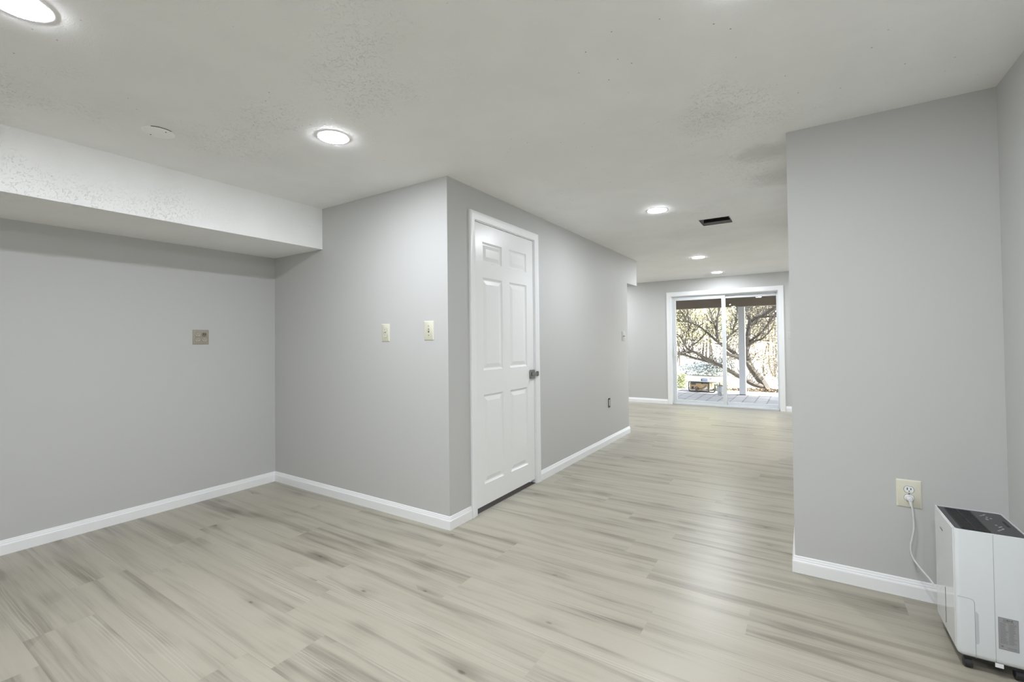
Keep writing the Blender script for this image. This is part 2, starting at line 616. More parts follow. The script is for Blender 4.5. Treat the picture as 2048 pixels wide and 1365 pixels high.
# latch: square plate on the leaf with a swing bar that lies over the casing
lt = MB()
a, b = dl(XD-.004, 3.296, .880), dl(XD+.012, 3.364, .952)
lt.box(a[0], b[0], a[1], b[1], a[2], b[2])
latch = lt.build('door_latch', M_steel, d1, bevel=.003)
mb = MB()
a, b = dl(XD+.010, 3.306, .905), dl(XD+.024, 3.400, .929)
mb.box(a[0], b[0], a[1], b[1], a[2], b[2])
mb.build('swing_bar', M_steel, latch, bevel=.004)
mb = MB()
mb.cyl(dl(XD+.008, 3.318, .917), dl(XD+.042, 3.318, .917), .0095, 20)
mb.build('latch_knob', M_steel, latch, smooth=True)
mb = MB()
a, b = dl(XD+.012, 3.386, .897), dl(XD+.026, 3.408, .938)
mb.box(a[0], b[0], a[1], b[1], a[2], b[2])
mb.build('strike_plate', M_steel, latch, bevel=.003)
tag(box('closet_subfloor_shade', M_sub, XL, XD-.006, DY0+.014, DY1-.014, .0005, .003), kind='structure')  # brown subfloor sheet, dark enough to paint the shade under the leaf too

# ------------------------------------------------------------------ sliding glass door (door_2)
d2 = tag(empty('door_2', (-1.205, Y3, 0)), 'white two-panel sliding glass door to the patio in the back wall', 'door', kind='structure')
def sl_(x_, y_, z_):
    return (x_+1.205, y_-Y3, z_)
def sbox(mb_, x0, x1, y0, y1, z0, z1):
    a, b = sl_(x0, y0, z0), sl_(x1, y1, z1)
    mb_.box(a[0], b[0], a[1], b[1], a[2], b[2])
mb = MB()
casing(mb, SX0+.004, SX1-.004, SZ-.004, .070, lambda u, z, d: sl_(u, Y3-d, z))
mb.build('door_casing', M_trim, d2, smooth=True)
mb = MB()
sbox(mb, SX0, SX0+.012, Y3-.001, Y3+.06, 0, SZ); sbox(mb, SX1-.012, SX1, Y3-.001, Y3+.06, 0, SZ); sbox(mb, SX0, SX1, Y3-.001, Y3+.06, SZ-.012, SZ)
mb.build('door_jamb', M_trim, d2)
mb = MB()
sbox(mb, SX0, -2.030, Y3+.045, Y3+.14, 0, SZ); sbox(mb, -.376, SX1, Y3+.045, Y3+.14, 0, SZ)
sbox(mb, -2.030, -.376, Y3+.045, Y3+.14, 1.945, SZ); sbox(mb, -2.030, -.376, Y3+.02, Y3+.14, 0, .028)
mb.build('door_frame', M_vinyl, d2, bevel=.003)
def panel(name, x0, x1, y0, y1, gx0, gx1, gz0, gz1):
    mb_ = MB()
    sbox(mb_, x0, gx0, y0, y1, .028, 1.945); sbox(mb_, gx1, x1, y0, y1, .028, 1.945)
    sbox(mb_, gx0, gx1, y0, y1, .028, gz0); sbox(mb_, gx0, gx1, y0, y1, gz1, 1.945)
    p = mb_.build(name, M_vinyl, d2, bevel=.003)
    mb_ = MB()
    ym = (y0+y1)/2
    sbox(mb_, gx0-.004, gx1+.004, ym-.003, ym+.003, gz0-.004, gz1+.004)
    mb_.build('glass_pane', M_glass, p)
    return p
sp = panel('sliding_panel', -2.030, -1.152, Y3+.052, Y3+.085, -1.978, -1.213, .082, 1.890)
fp = panel('fixed_panel', -1.180, -.376, Y3+.095, Y3+.128, -1.156, -.392, .086, 1.893)
mb = MB()
hx = -2.004
mb.tube([sl_(hx, Y3+.052, .885), sl_(hx, Y3+.022, .893), sl_(hx, Y3+.014, .93), sl_(hx, Y3+.014, 1.01), sl_(hx, Y3+.022, 1.042), sl_(hx, Y3+.052, 1.05)], .008, 10)
sbox(mb, hx-.014, hx+.014, Y3+.047, Y3+.053, .87, 1.065)
mb.build('pull_handle', M_vinyl, sp, smooth=True)
mb = MB()
sbox(mb, -1.158, -1.150, Y3+.086, Y3+.094, .05, .45)
mb.build('weather_strip', M_black, sp)

# ------------------------------------------------------------------ recessed ceiling lamps, with unseen fill lamps added
def make_lamp():
    r_ = empty('ceiling_light')
    MB().lathe([(.0735, -.0004), (.0735, -.0019), (.0865, -.0013), (.0885, -.0004), (.0885, .0)], n=56).build('trim_ring', M_ring, r_, smooth=True)
    mb_ = MB()
    n = 48
    mb_.lathe([(.0735, -.0020), (.0722, -.0036), (.064, -.0047), (.045, -.0056), (.020, -.0062), (.0002, -.0064)], n=n)
    mb_.build('diffuser', M_lamp, r_, smooth=True)
    return r_
lamps = [(-2.03, 1.500, 'round recessed ceiling light near the white soffit, before the grey corner'),
         (-2.03, .360, 'round recessed ceiling light cut by the top left corner of the photo'),
         (-1.009, 3.872, 'round recessed ceiling light beside the dark open duct hole'),
         (-1.156, 6.447, 'round recessed ceiling light in the back room, second nearest the glass door'),
         (-1.177, 8.105, 'round recessed ceiling light closest to the sliding glass door'),
         (-.13, 1.470, 'round recessed ceiling light just above the top edge of the photo'),
         (-.13, .360, 'added unseen ceiling fill light overhead beside the camera'),  # from here on unseen fill lamps, added to even out the front room
         (-.13, -.90, 'added unseen ceiling fill light behind the camera on the right wall side'),
         (-.13, -1.95, 'added unseen ceiling fill light behind the camera by the rear wall'),
         (-3.3, 6.75, 'added unseen ceiling fill light behind the ceiling header in the back room'),  # unseen fill lamps added to brighten the back room
         (-3.3, 8.05, 'added unseen ceiling fill light deep in the hidden left part of the back room'),
         (-4.8, 7.40, 'added unseen ceiling fill light at the far left end of the back room'),
         (.75, 6.75, 'added unseen ceiling fill light in the back room hidden behind the right partition, nearer'),
         (.75, 8.05, 'added unseen ceiling fill light in the back room hidden behind the right partition, farther')]
proto = make_lamp()
for i, (x, y, lab) in enumerate(lamps):
    o = proto if i == 0 else copy_tree(proto)
    o.location = (x, y, H)
    tag(o, lab, 'ceiling light', 'recessed ceiling lights')

# blank round cover plate on the ceiling
cp = empty('ceiling_cover_plate', (-2.696, .967, H))
tag(cp, 'plain round white blank cover plate on the ceiling above the soffit side', 'cover plate')
MB().lathe([(0.0, -.006), (.063, -.006), (.069, -.0035), (.0695, 0)], n=48).build('plate', mat('fresh_white_plate', (.96, .965, .955), .5), cp, smooth=True)
mb = MB()
gap = []
for k in range(15):
    a = R(316+k*5.2)
    gap.append((.0705*math.cos(a), .0705*math.sin(a), -.0012))
mb.tube(gap, .0016, 6)
mb.build('gap', M_dark, cp)
for a in (200, 20):
    MB().cyl((.048*math.cos(R(a)), .048*math.sin(R(a)), -.0050), (.048*math.cos(R(a)), .048*math.sin(R(a)), -.0072), .0035, 10).build('screw', M_darkpl, cp)

# open duct boot
db = tag(empty('duct_opening', (0, 0, 0)), 'dark square open duct hole in the ceiling without its register', 'vent')
mb = MB()
for a, b, c, d in ((vx0-.006, vx0, vy0-.006, vy1+.006), (vx1, vx1+.006, vy0-.006, vy1+.006), (vx0, vx1, vy0-.006, vy0), (vx0, vx1, vy1, vy1+.006)):
    mb.box(a, b, c, d, H, H+.16)
mb.build('duct_boot', M_galv, db)
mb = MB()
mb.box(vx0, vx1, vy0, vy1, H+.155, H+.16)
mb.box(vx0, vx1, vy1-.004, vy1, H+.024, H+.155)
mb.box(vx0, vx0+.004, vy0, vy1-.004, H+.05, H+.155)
mb.build('duct_shade', M_dark, db)  # black sheets stand in for the shade higher up in the duct
mb = MB()
for (xa, ya, xb_, yb) in ((vx0, vy0, vx1, vy0), (vx1, vy0, vx1, vy1), (vx1, vy1, vx0, vy1), (vx0, vy1, vx0, vy0)):
    n = 14
    pts = []
    for k in range(n+1):
        t_ = k/n
        pts.append((xa+(xb_-xa)*t_+rr.uniform(-.003, .003), ya+(yb-ya)*t_+rr.uniform(-.003, .003), H-.0002))
    mb.tube(pts, .0025, 6)
mb.build('cut_edge', mat('torn_drywall_edge', (.22, .20, .17), .8), db)

# ------------------------------------------------------------------ outlets and switches  (local: plate in x-z, facing -y, wall at y=0)
def clipped(r_, h, n=28):
    out = []
    for k in range(n):
        a = 2*PI*k/n
        out.append((r_*math.cos(a), max(-h, min(h, r_*math.sin(a)))))
    return out
def plate(parent, wd, ht, mt, th=.006, name='cover_plate'):
    mb_ = MB()
    e = .005
    vv = []
    for (ww, hh, y_) in ((wd/2, ht/2, 0), (wd/2, ht/2, -th*.35), (wd/2-e, ht/2-e, -th)):
        vv += [(-ww, y_, -hh), (ww, y_, -hh), (ww, y_, hh), (-ww, y_, hh)]
    ff = [(8, 9, 10, 11), (3, 2, 1, 0)]
    for q in range(2):
        for k in range(4):
            ff.append((q*4+k, q*4+(k+1) % 4, q*4+4+(k+1) % 4, q*4+4+k))
    mb_.add(vv, ff)
    return mb_.build(name, mt, parent, bevel=.0012)
def receptacle(parent, x, z, mt, s=1.0, y=-.006, dark=False, slots=True):
    mb_ = MB()
    poly = [(x+p*s, z+q*s) for p, q in clipped(.0175, .0145)]
    mb_.prism(poly, 'y', y+.001, y-.0022)
    r_ = mb_.build('receptacle', mt, parent, bevel=.0006)
    ring = MB()
    ring.tube([(p, y-.0001, q) for p, q in [(x+p*s, z+q*s) for p, q in clipped(.0182, .0152)]]+[(x+.0182*s, y-.0001, z)], .0006, 5)
    ring.build('shadow_gap', M_darkpl, r_)  # dark ring paints the shade in the gap round the socket
    if slots:
        k = 1.9 if dark else 1.25
        for dx, hh in ((-.0063, .0042), (.0063, .0035)):
            MB().box(x+dx*s-.0012*k, x+dx*s+.0012*k, y-.0026, y-.0015, z+.003*s-hh*k, z+.003*s+hh*k).build('slot', M_dark, r_)
        MB().prism([(x+p*.0024, z-.0075*s+q*.0024) for p, q in clipped(1, .8, 14)], 'y', y-.0015, y-.0026).build('ground_hole', M_dark, r_)
    return r_
def screw(parent, x, z, y, mt, r_=.003):
    MB().cyl((x, y+.001, z), (x, y-.0012, z), r_, 12).build('screw', mt, parent)

q = tag(empty('quad_outlet', (XL, 1.671, 1.2505), R(90)), 'beige four-socket outlet plate on the left wall with one scorched socket', 'outlet')
plate(q, .112, .112, M_almond)
for x, z, dk_ in ((-.023, .0195, False), (.023, .0195, True), (-.023, -.0195, False), (.023, -.0195, False)):
    rc = receptacle(q, x, z, M_scorch2 if dk_ else M_almond2, .95, dark=dk_)
    if dk_: tag(rc, 'scorched dark socket')
for x in (-.023, .023):
    screw(q, x, 0, -.006, M_almond)

o = tag(empty('duplex_outlet', (-2.485, Y1, 1.264)), 'ivory two-socket outlet plate on the grey wall left of the light switch', 'outlet')
plate(o, .082, .126, M_ivory)
receptacle(o, 0, .0195, M_ivory)
receptacle(o, 0, -.0195, M_ivory)
screw(o, 0, 0, -.006, M_steel)

o = tag(empty('light_switch', (-2.0735, Y1, 1.270)), 'ivory toggle light switch plate beside the grey outside corner', 'light switch')
plate(o, .084, .127, M_ivory)
MB().box(-.0055, .0055, -.0068, -.005, -.0125, .0125).build('toggle_slot', M_darkpl, o)
MB().add([(-.0042, -.006, -.006), (.0042, -.006, -.006), (.0042, -.006, .006), (-.0042, -.006, .006), (-.0034, -.017, .006), (.0034, -.017, .006), (.0034, -.017, .012), (-.0034, -.017, .012)],
         [(0, 1, 2, 3), (4, 5, 6, 7), (0, 1, 5, 4), (1, 2, 6, 5), (2, 3, 7, 6), (3, 0, 4, 7)]).build('toggle', M_ivory, o, bevel=.0008)
screw(o, 0, .030, -.006, M_steel)
screw(o, 0, -.030, -.006, M_steel)

ro = tag(empty('wall_outlet', (.385, YR, .474)), 'oversized ivory outlet plate with white sockets above the baseboard, plugged in', 'outlet')
plate(ro, .090, .127, M_ivory)
receptacle(ro, 0, .0200, M_white)
receptacle(ro, 0, -.0180, M_white)
screw(ro, 0, .001, -.006, M_steel)

# hallway wall: painted-over switch plate and an uncovered low outlet (wall faces +x)
hs = tag(empty('hallway_switch', (XD, 5.645, 1.236), R(90)), 'wall-coloured switch plate at the far end of the hallway wall', 'light switch')
M_wplate = mat('grey_painted_plate', (.585, .588, .57), .5)
plate(hs, .115, .122, M_wplate, .006)
for x in (-.023, .023):
    MB().box(x-.005, x+.005, -.010, -.005, -.006, .006).build('toggle', M_darkpl, hs)
hb = tag(empty('outlet_box', (XD, 5.112, .465), R(90)), 'uncovered electrical box with a bare receptacle low on the hallway wall', 'outlet box')
mb = MB()
for (a, b, c, d) in ((-.030, -.026, -.052, .052), (.026, .030, -.052, .052), (-.026, .026, -.052, -.048), (-.026, .026, .048, .052)):
    mb.box(a, b, -.004, .0, c, d)
mb.build('box_rim', M_darkpl, hb)
MB().box(-.026, .026, -.002, -.0005, -.048, .048).build('box_cavity', M_dark, hb)
MB().box(-.015, .015, -.014, -.002, -.036, .036).build('receptacle_body', M_white, hb, bevel=.003)
MB().box(-.009, .009, -.016, -.013, -.050, .050).build('mounting_strap', M_steel, hb)
bs = tag(empty('back_wall_switch', (-.190, Y3, 1.225)), 'pale grey switch plate right of the glass door, half hidden by the partition', 'light switch')
plate(bs, .075, .115, M_wplate)
MB().box(-.004, .004, -.014, -.006, -.006, .010).build('toggle', M_wplate, bs)

# ------------------------------------------------------------------ dehumidifier
M_body = mat('dehumidifier_white_plastic', (.74, .77, .79), .16, spec=.5)
M_front = mat('dehumidifier_glossy_front', (.70, .71, .71), .08, spec=.6)
M_top = mat('dehumidifier_grey_top', (.055, .056, .058), .42)
M_grey = mat('grey_print', (.20, .21, .21), .5)
M_silver = mat('silver_label', (.36, .365, .37), .4, metal=.3)
M_seam = mat('seam_shadow', (.30, .31, .32), .6)
dh = tag(empty('dehumidifier', (.438, 2.292, 0), R(.8)), 'white dehumidifier with a black top grille standing against the right wall', 'dehumidifier')
WX, DYY, ZB, ZT = .193, .281, .047, .500
def rrect(x0, x1, y0, y1, r_, n=6):
    out = []
    for cx_, cy_, a0 in ((x1-r_, y1-r_, 0), (x0+r_, y1-r_, 90), (x0+r_, y0+r_, 180), (x1-r_, y0+r_, 270)):
        for k in range(n+1):
            a = R(a0+90*k/n)
            out.append((cx_+r_*math.cos(a), cy_+r_*math.sin(a)))
    return out
def loft(mb_, loops, cap0=True, cap1=True):
    n = len(loops[0][0])
    vv, ff = [], []
    for lp, z in loops:
        vv += [(p, q, z) for p, q in lp]
    for i in range(len(loops)-1):
        for k in range(n):
            ff.append((i*n+k, i*n+(k+1) % n, (i+1)*n+(k+1) % n, (i+1)*n+k))
    if cap0: ff.append(tuple(range(n-1, -1, -1)))
    if cap1: ff.append(tuple((len(loops)-1)*n+k for k in range(n)))
    mb_.add(vv, ff)
mb = MB()
loft(mb, [(rrect(.012, WX-.012, .012, DYY-.012, .010), ZB), (rrect(.003, WX-.003, .003, DYY-.003, .012), ZB+.008), (rrect(0, WX, 0, DYY, .012), ZB+.02), (rrect(0, WX, 0, DYY, .012), ZT),
          (rrect(.0035, WX-.0035, .0035, DYY-.0035, .010), ZT+.0005), (rrect(.0035, WX-.0035, .0035, DYY-.0035, .010), ZT-.008)])
body = mb.build('body', M_body, dh, smooth=True)
mb = MB()
mb.box(-.0016, .004, .016, DYY-.012, ZB+.022, ZT-.004)
fr = mb.build('front_panel', M_front, dh, bevel=.0014)
MB().box(-.0021, 0, .133, .1365, .092, .228).build('water_window', M_dark, fr)
Mx = Matrix.Translation((-.0018, .172, .437)) @ Matrix.Rotation(R(-90), 4, 'Z') @ Matrix.Rotation(R(90), 4, 'X')
text_mb('LUBAIR', .0125, 'brand_print', M_grey, fr, Mx)
# top: recessed grey deck, black outlet grille, flat control area
mb = MB()
loft(mb, [(rrect(.004, WX-.004, .004, DYY-.004, .010), ZT-.012), (rrect(.004, WX-.004, .004, DYY-.004, .010), ZT-.003)])
top = mb.build('top_panel', M_top, dh)
mb = MB()
gx0, gx1, gy0, gy1 = .028, .097, .026, .258
mb.box(gx0, gx1, gy0, gy1, ZT-.0035, ZT-.0028)
gr = mb.build('air_outlet', M_dark, top)
mb = MB()
for k in range(11):
    yy = gy0+.010+k*(gy1-gy0-.02)/10
    mb.add([(gx0, yy-.004, ZT-.0028), (gx1, yy-.004, ZT-.0028), (gx1, yy+.002, ZT-.0006), (gx0, yy+.002, ZT-.0006)], [(0, 1, 2, 3)])
mb.box((gx0+gx1)/2-.0015, (gx0+gx1)/2+.0015, gy0, gy1, ZT-.0028, ZT-.001)
mb.build('louver', M_black, gr)
mb = MB()
for x0, x1, y0, y1 in ((gx0-.003, gx0, gy0-.003, gy1+.003), (gx1, gx1+.003, gy0-.003, gy1+.003), (gx0, gx1, gy0-.003, gy0), (gx0, gx1, gy1, gy1+.003)):
    mb.box(x0, x1, y0, y1, ZT-.003, ZT-.0012)
mb.build('grille_rim', M_black, gr)
cpn = MB().box(.102, .182, .014, .266, ZT-.003, ZT-.0022).build('control_panel', mat('dark_control_panel', (.040, .041, .043), .36), top)
MB().box(.168, .176, .118, .178, ZT-.0024, ZT-.0016).build('display', M_dark, cpn)
M_icon = mat('white_icon_print', (.62, .64, .64), .5)
for (cx_, cy_) in ((.133, .206), (.140, .088)):
    for k in range(7):
        mb = MB()
        x = cx_+rr.uniform(-.012, .012)
        y = cy_-.030+k*.0105
        mb.box(x-.003, x+.003, y-.0016, y+.0016, ZT-.0022, ZT-.0019)
        mb.build('button_icon', M_icon, cpn)
# side panel details (faces -y)
def sidebox(name, mt, x0, x1, z0, z1, d=.0006, parent=body):
    return MB().box(x0, x1, -d, .001, z0, z1).build(name, mt, parent)
sidebox('side_seam', M_seam, .0985, .0993, ZB+.004, ZT-.002)
lab = sidebox('rating_label', M_silver, .106, .156, .106, .216, .0008)
Mt = Matrix.Translation((.131, -.001, .2085)) @ Matrix.Rotation(R(90), 4, 'X')
text_mb('LUBAIR', .0075, 'label_title', M_dark, lab, Mt, .0001)
MB().box(.117, .145, -.0011, -.0007, .2016, .2036).build('label_subtitle', M_grey, lab)
mb = MB()
for k in range(19):
    z = .197-k*.0038
    for (a, b) in ((.1105, .1105+rr.uniform(.011, .0195)), (.1335, .1335+rr.uniform(.009, .019))):
        mb.box(a, b, -.0011, -.0007, z-.0008, z+.0006)
mb.box(.1316, .1321, -.0011, -.0007, .124, .199)
for z in (.2145, .1070):
    mb.box(.107, .155, -.0011, -.0007, z-.0003, z+.0003)
for x in (.107, .1547):
    mb.box(x, x+.0004, -.0011, -.0007, .107, .2145)
mb.box(.128, .151, -.0011, -.0007, .112, .1130); mb.box(.128, .150, -.0011, -.0007, .1155, .1165)
mb.prism([(.115+.0034*p, .117+.0034*q) for p, q in clipped(1, .75, 14)], 'y', -.0011, -.0007)
mb.build('label_lines', M_grey, lab)
# water-tank outline with rounded corner, finger recess and lower clip
mb = MB()
pts = [(.004, -.0002, .259), (.036, -.0002, .258), (.043, -.0002, .2555), (.047, -.0002, .250), (.0480, -.0002, .244), (.0485, -.0002, ZB+.004)]
mb.tube(pts, .0006, 6)
mb.build('tank_seam', M_seam, body)
mb = MB()
mb.prism([(.0495, .102), (.0555, .103), (.0575, .110), (.0575, .208), (.0535, .214), (.0495, .217)], 'y', -.0006, .001)
mb.build('tank_grip', mat('grip_recess_plastic', (.52, .55, .57), .3), body)
sidebox('base_clip', M_white, .096, .117, ZB-.008, ZB+.006, .001)
for x, y in ((.032, .03), (WX-.032, .03), (.032, DYY-.03), (WX-.032, DYY-.03)):
    mb = MB()
    mb.tube([(x-.012, y, .0175), (x-.010, y, .0175), (x+.010, y, .0175), (x+.012, y, .0175)], [.013, .0175, .0175, .013], 24)
    c_ = mb.build('caster', M_black, dh, smooth=True)
    MB().cyl((x, y, .018), (x, y, ZB+.004), .009, 14).build('caster_stem', M_black, c_)
mb = MB()
mb.box(.02, WX-.02, .02, DYY-.02, .034, ZB+.004)
mb.build('base', M_black, dh)
# cord with moulded plug
def bez(P, n=10):
    P = [Vector(p) for p in P]
    out = []
    for i in range(len(P)-1):
        p0, p1, p2, p3 = P[max(i-1, 0)], P[i], P[i+1], P[min(i+2, len(P)-1)]
        for k in range(n):
            t_ = k/n
            out.append(.5*((2*p1)+(-p0+p2)*t_+(2*p0-5*p1+4*p2-p3)*t_*t_+(-p0+3*p1-3*p2+p3)*t_**3))
    out.append(P[-1])
    return out
M_cord = mat('grey_white_cord', (.62, .64, .64), .4)
inv = (Matrix.Translation(dh.location) @ Matrix.Rotation(R(.8), 4, 'Z')).inverted()
cpts = [(.386, 2.772, .452), (.3885, 2.764, .435), (.392, 2.757, .40), (.394, 2.752, .337), (.386, 2.748, .285), (.3795, 2.745, .245), (.384, 2.737, .208), (.400, 2.718, .180), (.432, 2.682, .144), (.446, 2.642, .126), (.462, 2.600, .118), (.50, 2.577, .118), (.52, 2.560, .12)]
mb = MB()
mb.tube([inv @ p for p in bez(cpts)], .0037, 10)
cord = mb.build('power_cord', M_cord, dh, smooth=True)
mb = MB()
px_, pz_ = .385, .4555
loops = []
vv, ff = [], []
prof = [(2.7855, .0135, .0105), (2.778, .0135, .0105), (2.768, .0115, .0095), (2.7615, .0085, .0075)]
n = 16
for (yy, a_, b_) in prof:
    for k in range(n):
        t_ = 2*PI*k/n
        vv.append(inv @ Vector((px_+a_*math.cos(t_), yy, pz_+b_*math.sin(t_)-(2.7855-yy)*.10)))
for i in range(len(prof)-1):
    for k in range(n):
        ff.append((i*n+k, i*n+(k+1) % n, (i+1)*n+(k+1) % n, (i+1)*n+k))
ff += [tuple(range(n)), tuple((len(prof)-1)*n+k for k in range(n))]
mb.add(vv, ff)
mb.tube([inv @ Vector(p) for p in ((.3855, 2.772, .452), (.387, 2.766, .436), (.389, 2.762, .424))], [.0075, .006, .0042], 12)
mb.build('plug', mat('white_plug', (.70, .72, .73), .35), cord, smooth=True)

# ------------------------------------------------------------------ outside
PZ = -.05
M_pav = mat('grey_paver', (.40, .40, .42), .75)
g = G(M_pav)
tcx = g.n('TexCoord').outputs['Object']
br = g.n('TexBrick')
br.offset = .5
br.inputs['Scale'].default_value = 1.0
br.inputs['Mortar Size'].default_value = .010
br.inputs['Brick Width'].default_value = .42
br.inputs['Row Height'].default_value = .21
br.inputs['Color1'].default_value = (.31, .305, .315, 1)
br.inputs['Color2'].default_value = (.245, .24, .255, 1)
br.inputs['Mortar'].default_value = (.09, .085, .085, 1)
rv = g.n('Mapping')
rv.inputs['Rotation'].default_value = (0, 0, R(90))
g.L.new(tcx, rv.inputs[0]); g.L.new(rv.outputs[0], br.inputs['Vector'])
pcol = g.mix(g.ramp(g.noise(tcx, 3, 4), .4, .7, 0, .35), br.outputs['Color'], (.42, .41, .38))
g.L.new(pcol, g.b.inputs['Base Color'])
tag(box('patio', M_pav, -7, 5, Y3+.14, 12.05, PZ-.12, PZ), kind='structure')
M_gnd = mat('sandy_ground', (.50, .46, .39), .9)
g = G(M_gnd)
tcx = g.n('TexCoord').outputs['Object']
gcol = g.mix(g.ramp(g.noise(tcx, .35, 5, .6), .42, .62), (.52, .48, .40), (.36, .30, .22))
gcol = g.mix(g.ramp(g.noise(tcx, 9, 4, .7), .55, .7, 0, .5), gcol, (.25, .20, .14))
g.L.new(gcol, g.b.inputs['Base Color'])
mb = MB()
gn = 24
vv, ff = [], []
for j in range(gn+1):
    for i in range(gn+1):
        x, y = -45+80*i/gn, Y3+.1+75*j/gn
        z = PZ-.06+max(0, y-20)*.012+(rr.uniform(-.05, .05) if y > 16 else 0)
        vv.append((x, y, z))
for j in range(gn):
    for i in range(gn):
        a = j*(gn+1)+i
        ff.append((a, a+1, a+gn+2, a+gn+1))
mb.add(vv, ff)
tag(mb.build('yard_ground', M_gnd, smooth=True), kind='structure')

# porch above: deck, dark beam, white post
M_beam = mat('dark_stained_beam', (.085, .066, .050), .7, bump=(20, .3, .004))
g = G(M_beam)
tcx = g.n('TexCoord').outputs['Object']
mp = g.n('Mapping'); mp.inputs['Scale'].default_value = (1.2, 10, 14)
g.L.new(tcx, mp.inputs[0])
g.L.new(g.mix(g.noise(mp.outputs[0], 1.5, 4), (.135, .110, .086), (.22, .18, .14)), g.b.inputs['Base Color'])
pd = tag(empty('porch_deck', (-1, 11.3, 2.2)), 'raised wooden porch deck over the patio on a dark beam', 'porch')
MB().box(-6, 6, -.075, .075, -.318, -.02).build('beam', M_beam, pd, bevel=.006)
mb = MB()
mb.box(-6, 6, -2.44, .55, .19, .23)
mb.build('decking', M_beam, pd)
for k in range(25):
    x = -5.9+k*.49
    MB().box(x-.019, x+.019, -2.44, .55, -.02, .19).build('joist', M_beam, pd)
pp = tag(empty('porch_post', (-1.165, 11.3, PZ)), 'white square porch post standing on the pavers outside the glass', 'post')
M_post = mat('white_post_paint', (.58, .60, .64), .5)
MB().box(-.064, .064, -.064, .064, .012, 1.932).build('shaft', M_post, pp, bevel=.006)
MB().box(-.060, .060, -.060, .060, 0, .014).build('base_bracket', M_black, pp)

# ---- jobsite table saw
M_yel = mat('yellow_saw_body', (.56, .41, .22), .5)
M_alu = mat('cast_aluminium', (.17, .175, .185), .5, metal=.2)
M_blk = mat('black_tube_frame', (.03, .028, .026), .5)
M_org = mat('orange_sticker', (.65, .28, .07), .5)
ts = tag(empty('table_saw', (-2.075, 11.42, PZ), R(-4)), 'yellow portable table saw with a black tube cage sitting on the pavers', 'table saw')
b_ = MB()
b_.prism([(-.225, .045), (.215, .060), (.225, .215), (-.225, .215)], 'y', 0, .42)
bd = b_.build('body', M_yel, ts, bevel=.008)
tt = MB().box(-.245, .235, -.035, .47, .225, .248).build('table_top', M_alu, ts, bevel=.003)
MB().box(.240, .37, .0, .40, .228, .240).build('extension_wing', M_alu, tt)
for (yy) in (-.02, .44):
    mb = MB()
    mb.tube(bez([(-.235, yy, .222), (-.238, yy, .12), (-.235, yy, .055), (-.215, yy, .018), (-.17, yy, .010), (0, yy, .010), (.20, yy, .010), (.30, yy, .012), (.335, yy, .05), (.34, yy, .12), (.335, yy, .20)], 6), .014, 8)
    mb.build('cage_tube', M_blk, ts, smooth=True)
    mb = MB()
    mb.tube([(.205, yy, .222), (.205, yy, .012)], .015, 8)
    mb.build('cage_upright', M_blk, ts)
mb = MB()
mb.tube([(-.235, -.02, .212), (.21, -.02, .212)], .008, 8)
mb.build('fence_rail', M_blk, ts)
mb = MB()
pts = [(-.055+.040*math.cos(2*PI*k/20), -.035, .080+.040*math.sin(2*PI*k/20)) for k in range(21)]
mb.tube(pts, .007, 8)
hw = mb.build('handwheel', M_blk, ts, smooth=True)
mb = MB()
mb.cyl((-.055, .0, .080), (-.055, -.038, .080), .016, 14)
for k in range(3):
    a = 2*PI*k/3+.4
    mb.tube([(-.055, -.034, .080), (-.055+.038*math.cos(a), -.034, .080+.038*math.sin(a))], .005, 6)
mb.build('wheel_hub', M_blk, hw)
mb = MB()
ar = [(-.02, .085), (.05, .095), (.10, .125), (.135, .165), (.15, .160), (.12, .115), (.07, .075), (-.02, .070)]
mb.prism(ar, 'y', -.012, .002)
ba = mb.build('bevel_arm', mat('brown_bevel_scale', (.22, .15, .09), .5), bd)
mb = MB()
mb.prism([(.045, .060), (.11, .085), (.16, .135), (.175, .105), (.13, .060)], 'y', -.008, .002)
mb.build('bevel_window', M_white, bd)
np_ = MB().box(-.185, -.085, -.006, .002, .158, .198).build('name_plate', M_blk, bd)
text_mb('DEWALT', .025, 'plate_lettering', M_yel, np_, Matrix.Translation((-.135, -.0075, .178)) @ Matrix.Rotation(R(90), 4, 'X') , .0006)
MB().box(-.178, -.130, -.012, .002, .062, .125).build('power_switch', M_blk, bd, bevel=.004)
MB().box(-.070, .02, -.005, .002, .130, .150).build('warning_sticker', M_org, bd)
mb = MB()
mb.cyl((.07, -.045, .213), (.07, -.02, .213), .022, 16)
mb.build('fence_lever', M_blk, ts)
mb = MB()
mb.tube([(.262, -.02, .22), (.262, -.02, .13)], .006, 8)
mb.build('push_stick', M_blk, ts)
sg = tag(empty('circular_saw_case', (-1.985, 11.55, PZ+.2485), R(-4)), 'small pale blue and white plastic tool lying on top of the table saw', 'tool')
MB().box(-.045, .085, -.06, .06, 0, .075).build('housing', mat('pale_blue_plastic', (.45, .55, .72), .4), sg, bevel=.010)
MB().box(-.075, -.046, -.05, .05, .0, .06).build('end_cap', M_alu, sg, bevel=.006)
MB().box(-.02, .06, -.03, .03, .075, .09).build('grip', M_white, sg, bevel=.006)
mb = MB()
mb.tube([(.084, 0, .055), (.13, -.01, .052), (.16, -.01, .05)], .008, 8)
mb.build('nozzle', M_blk, sg)

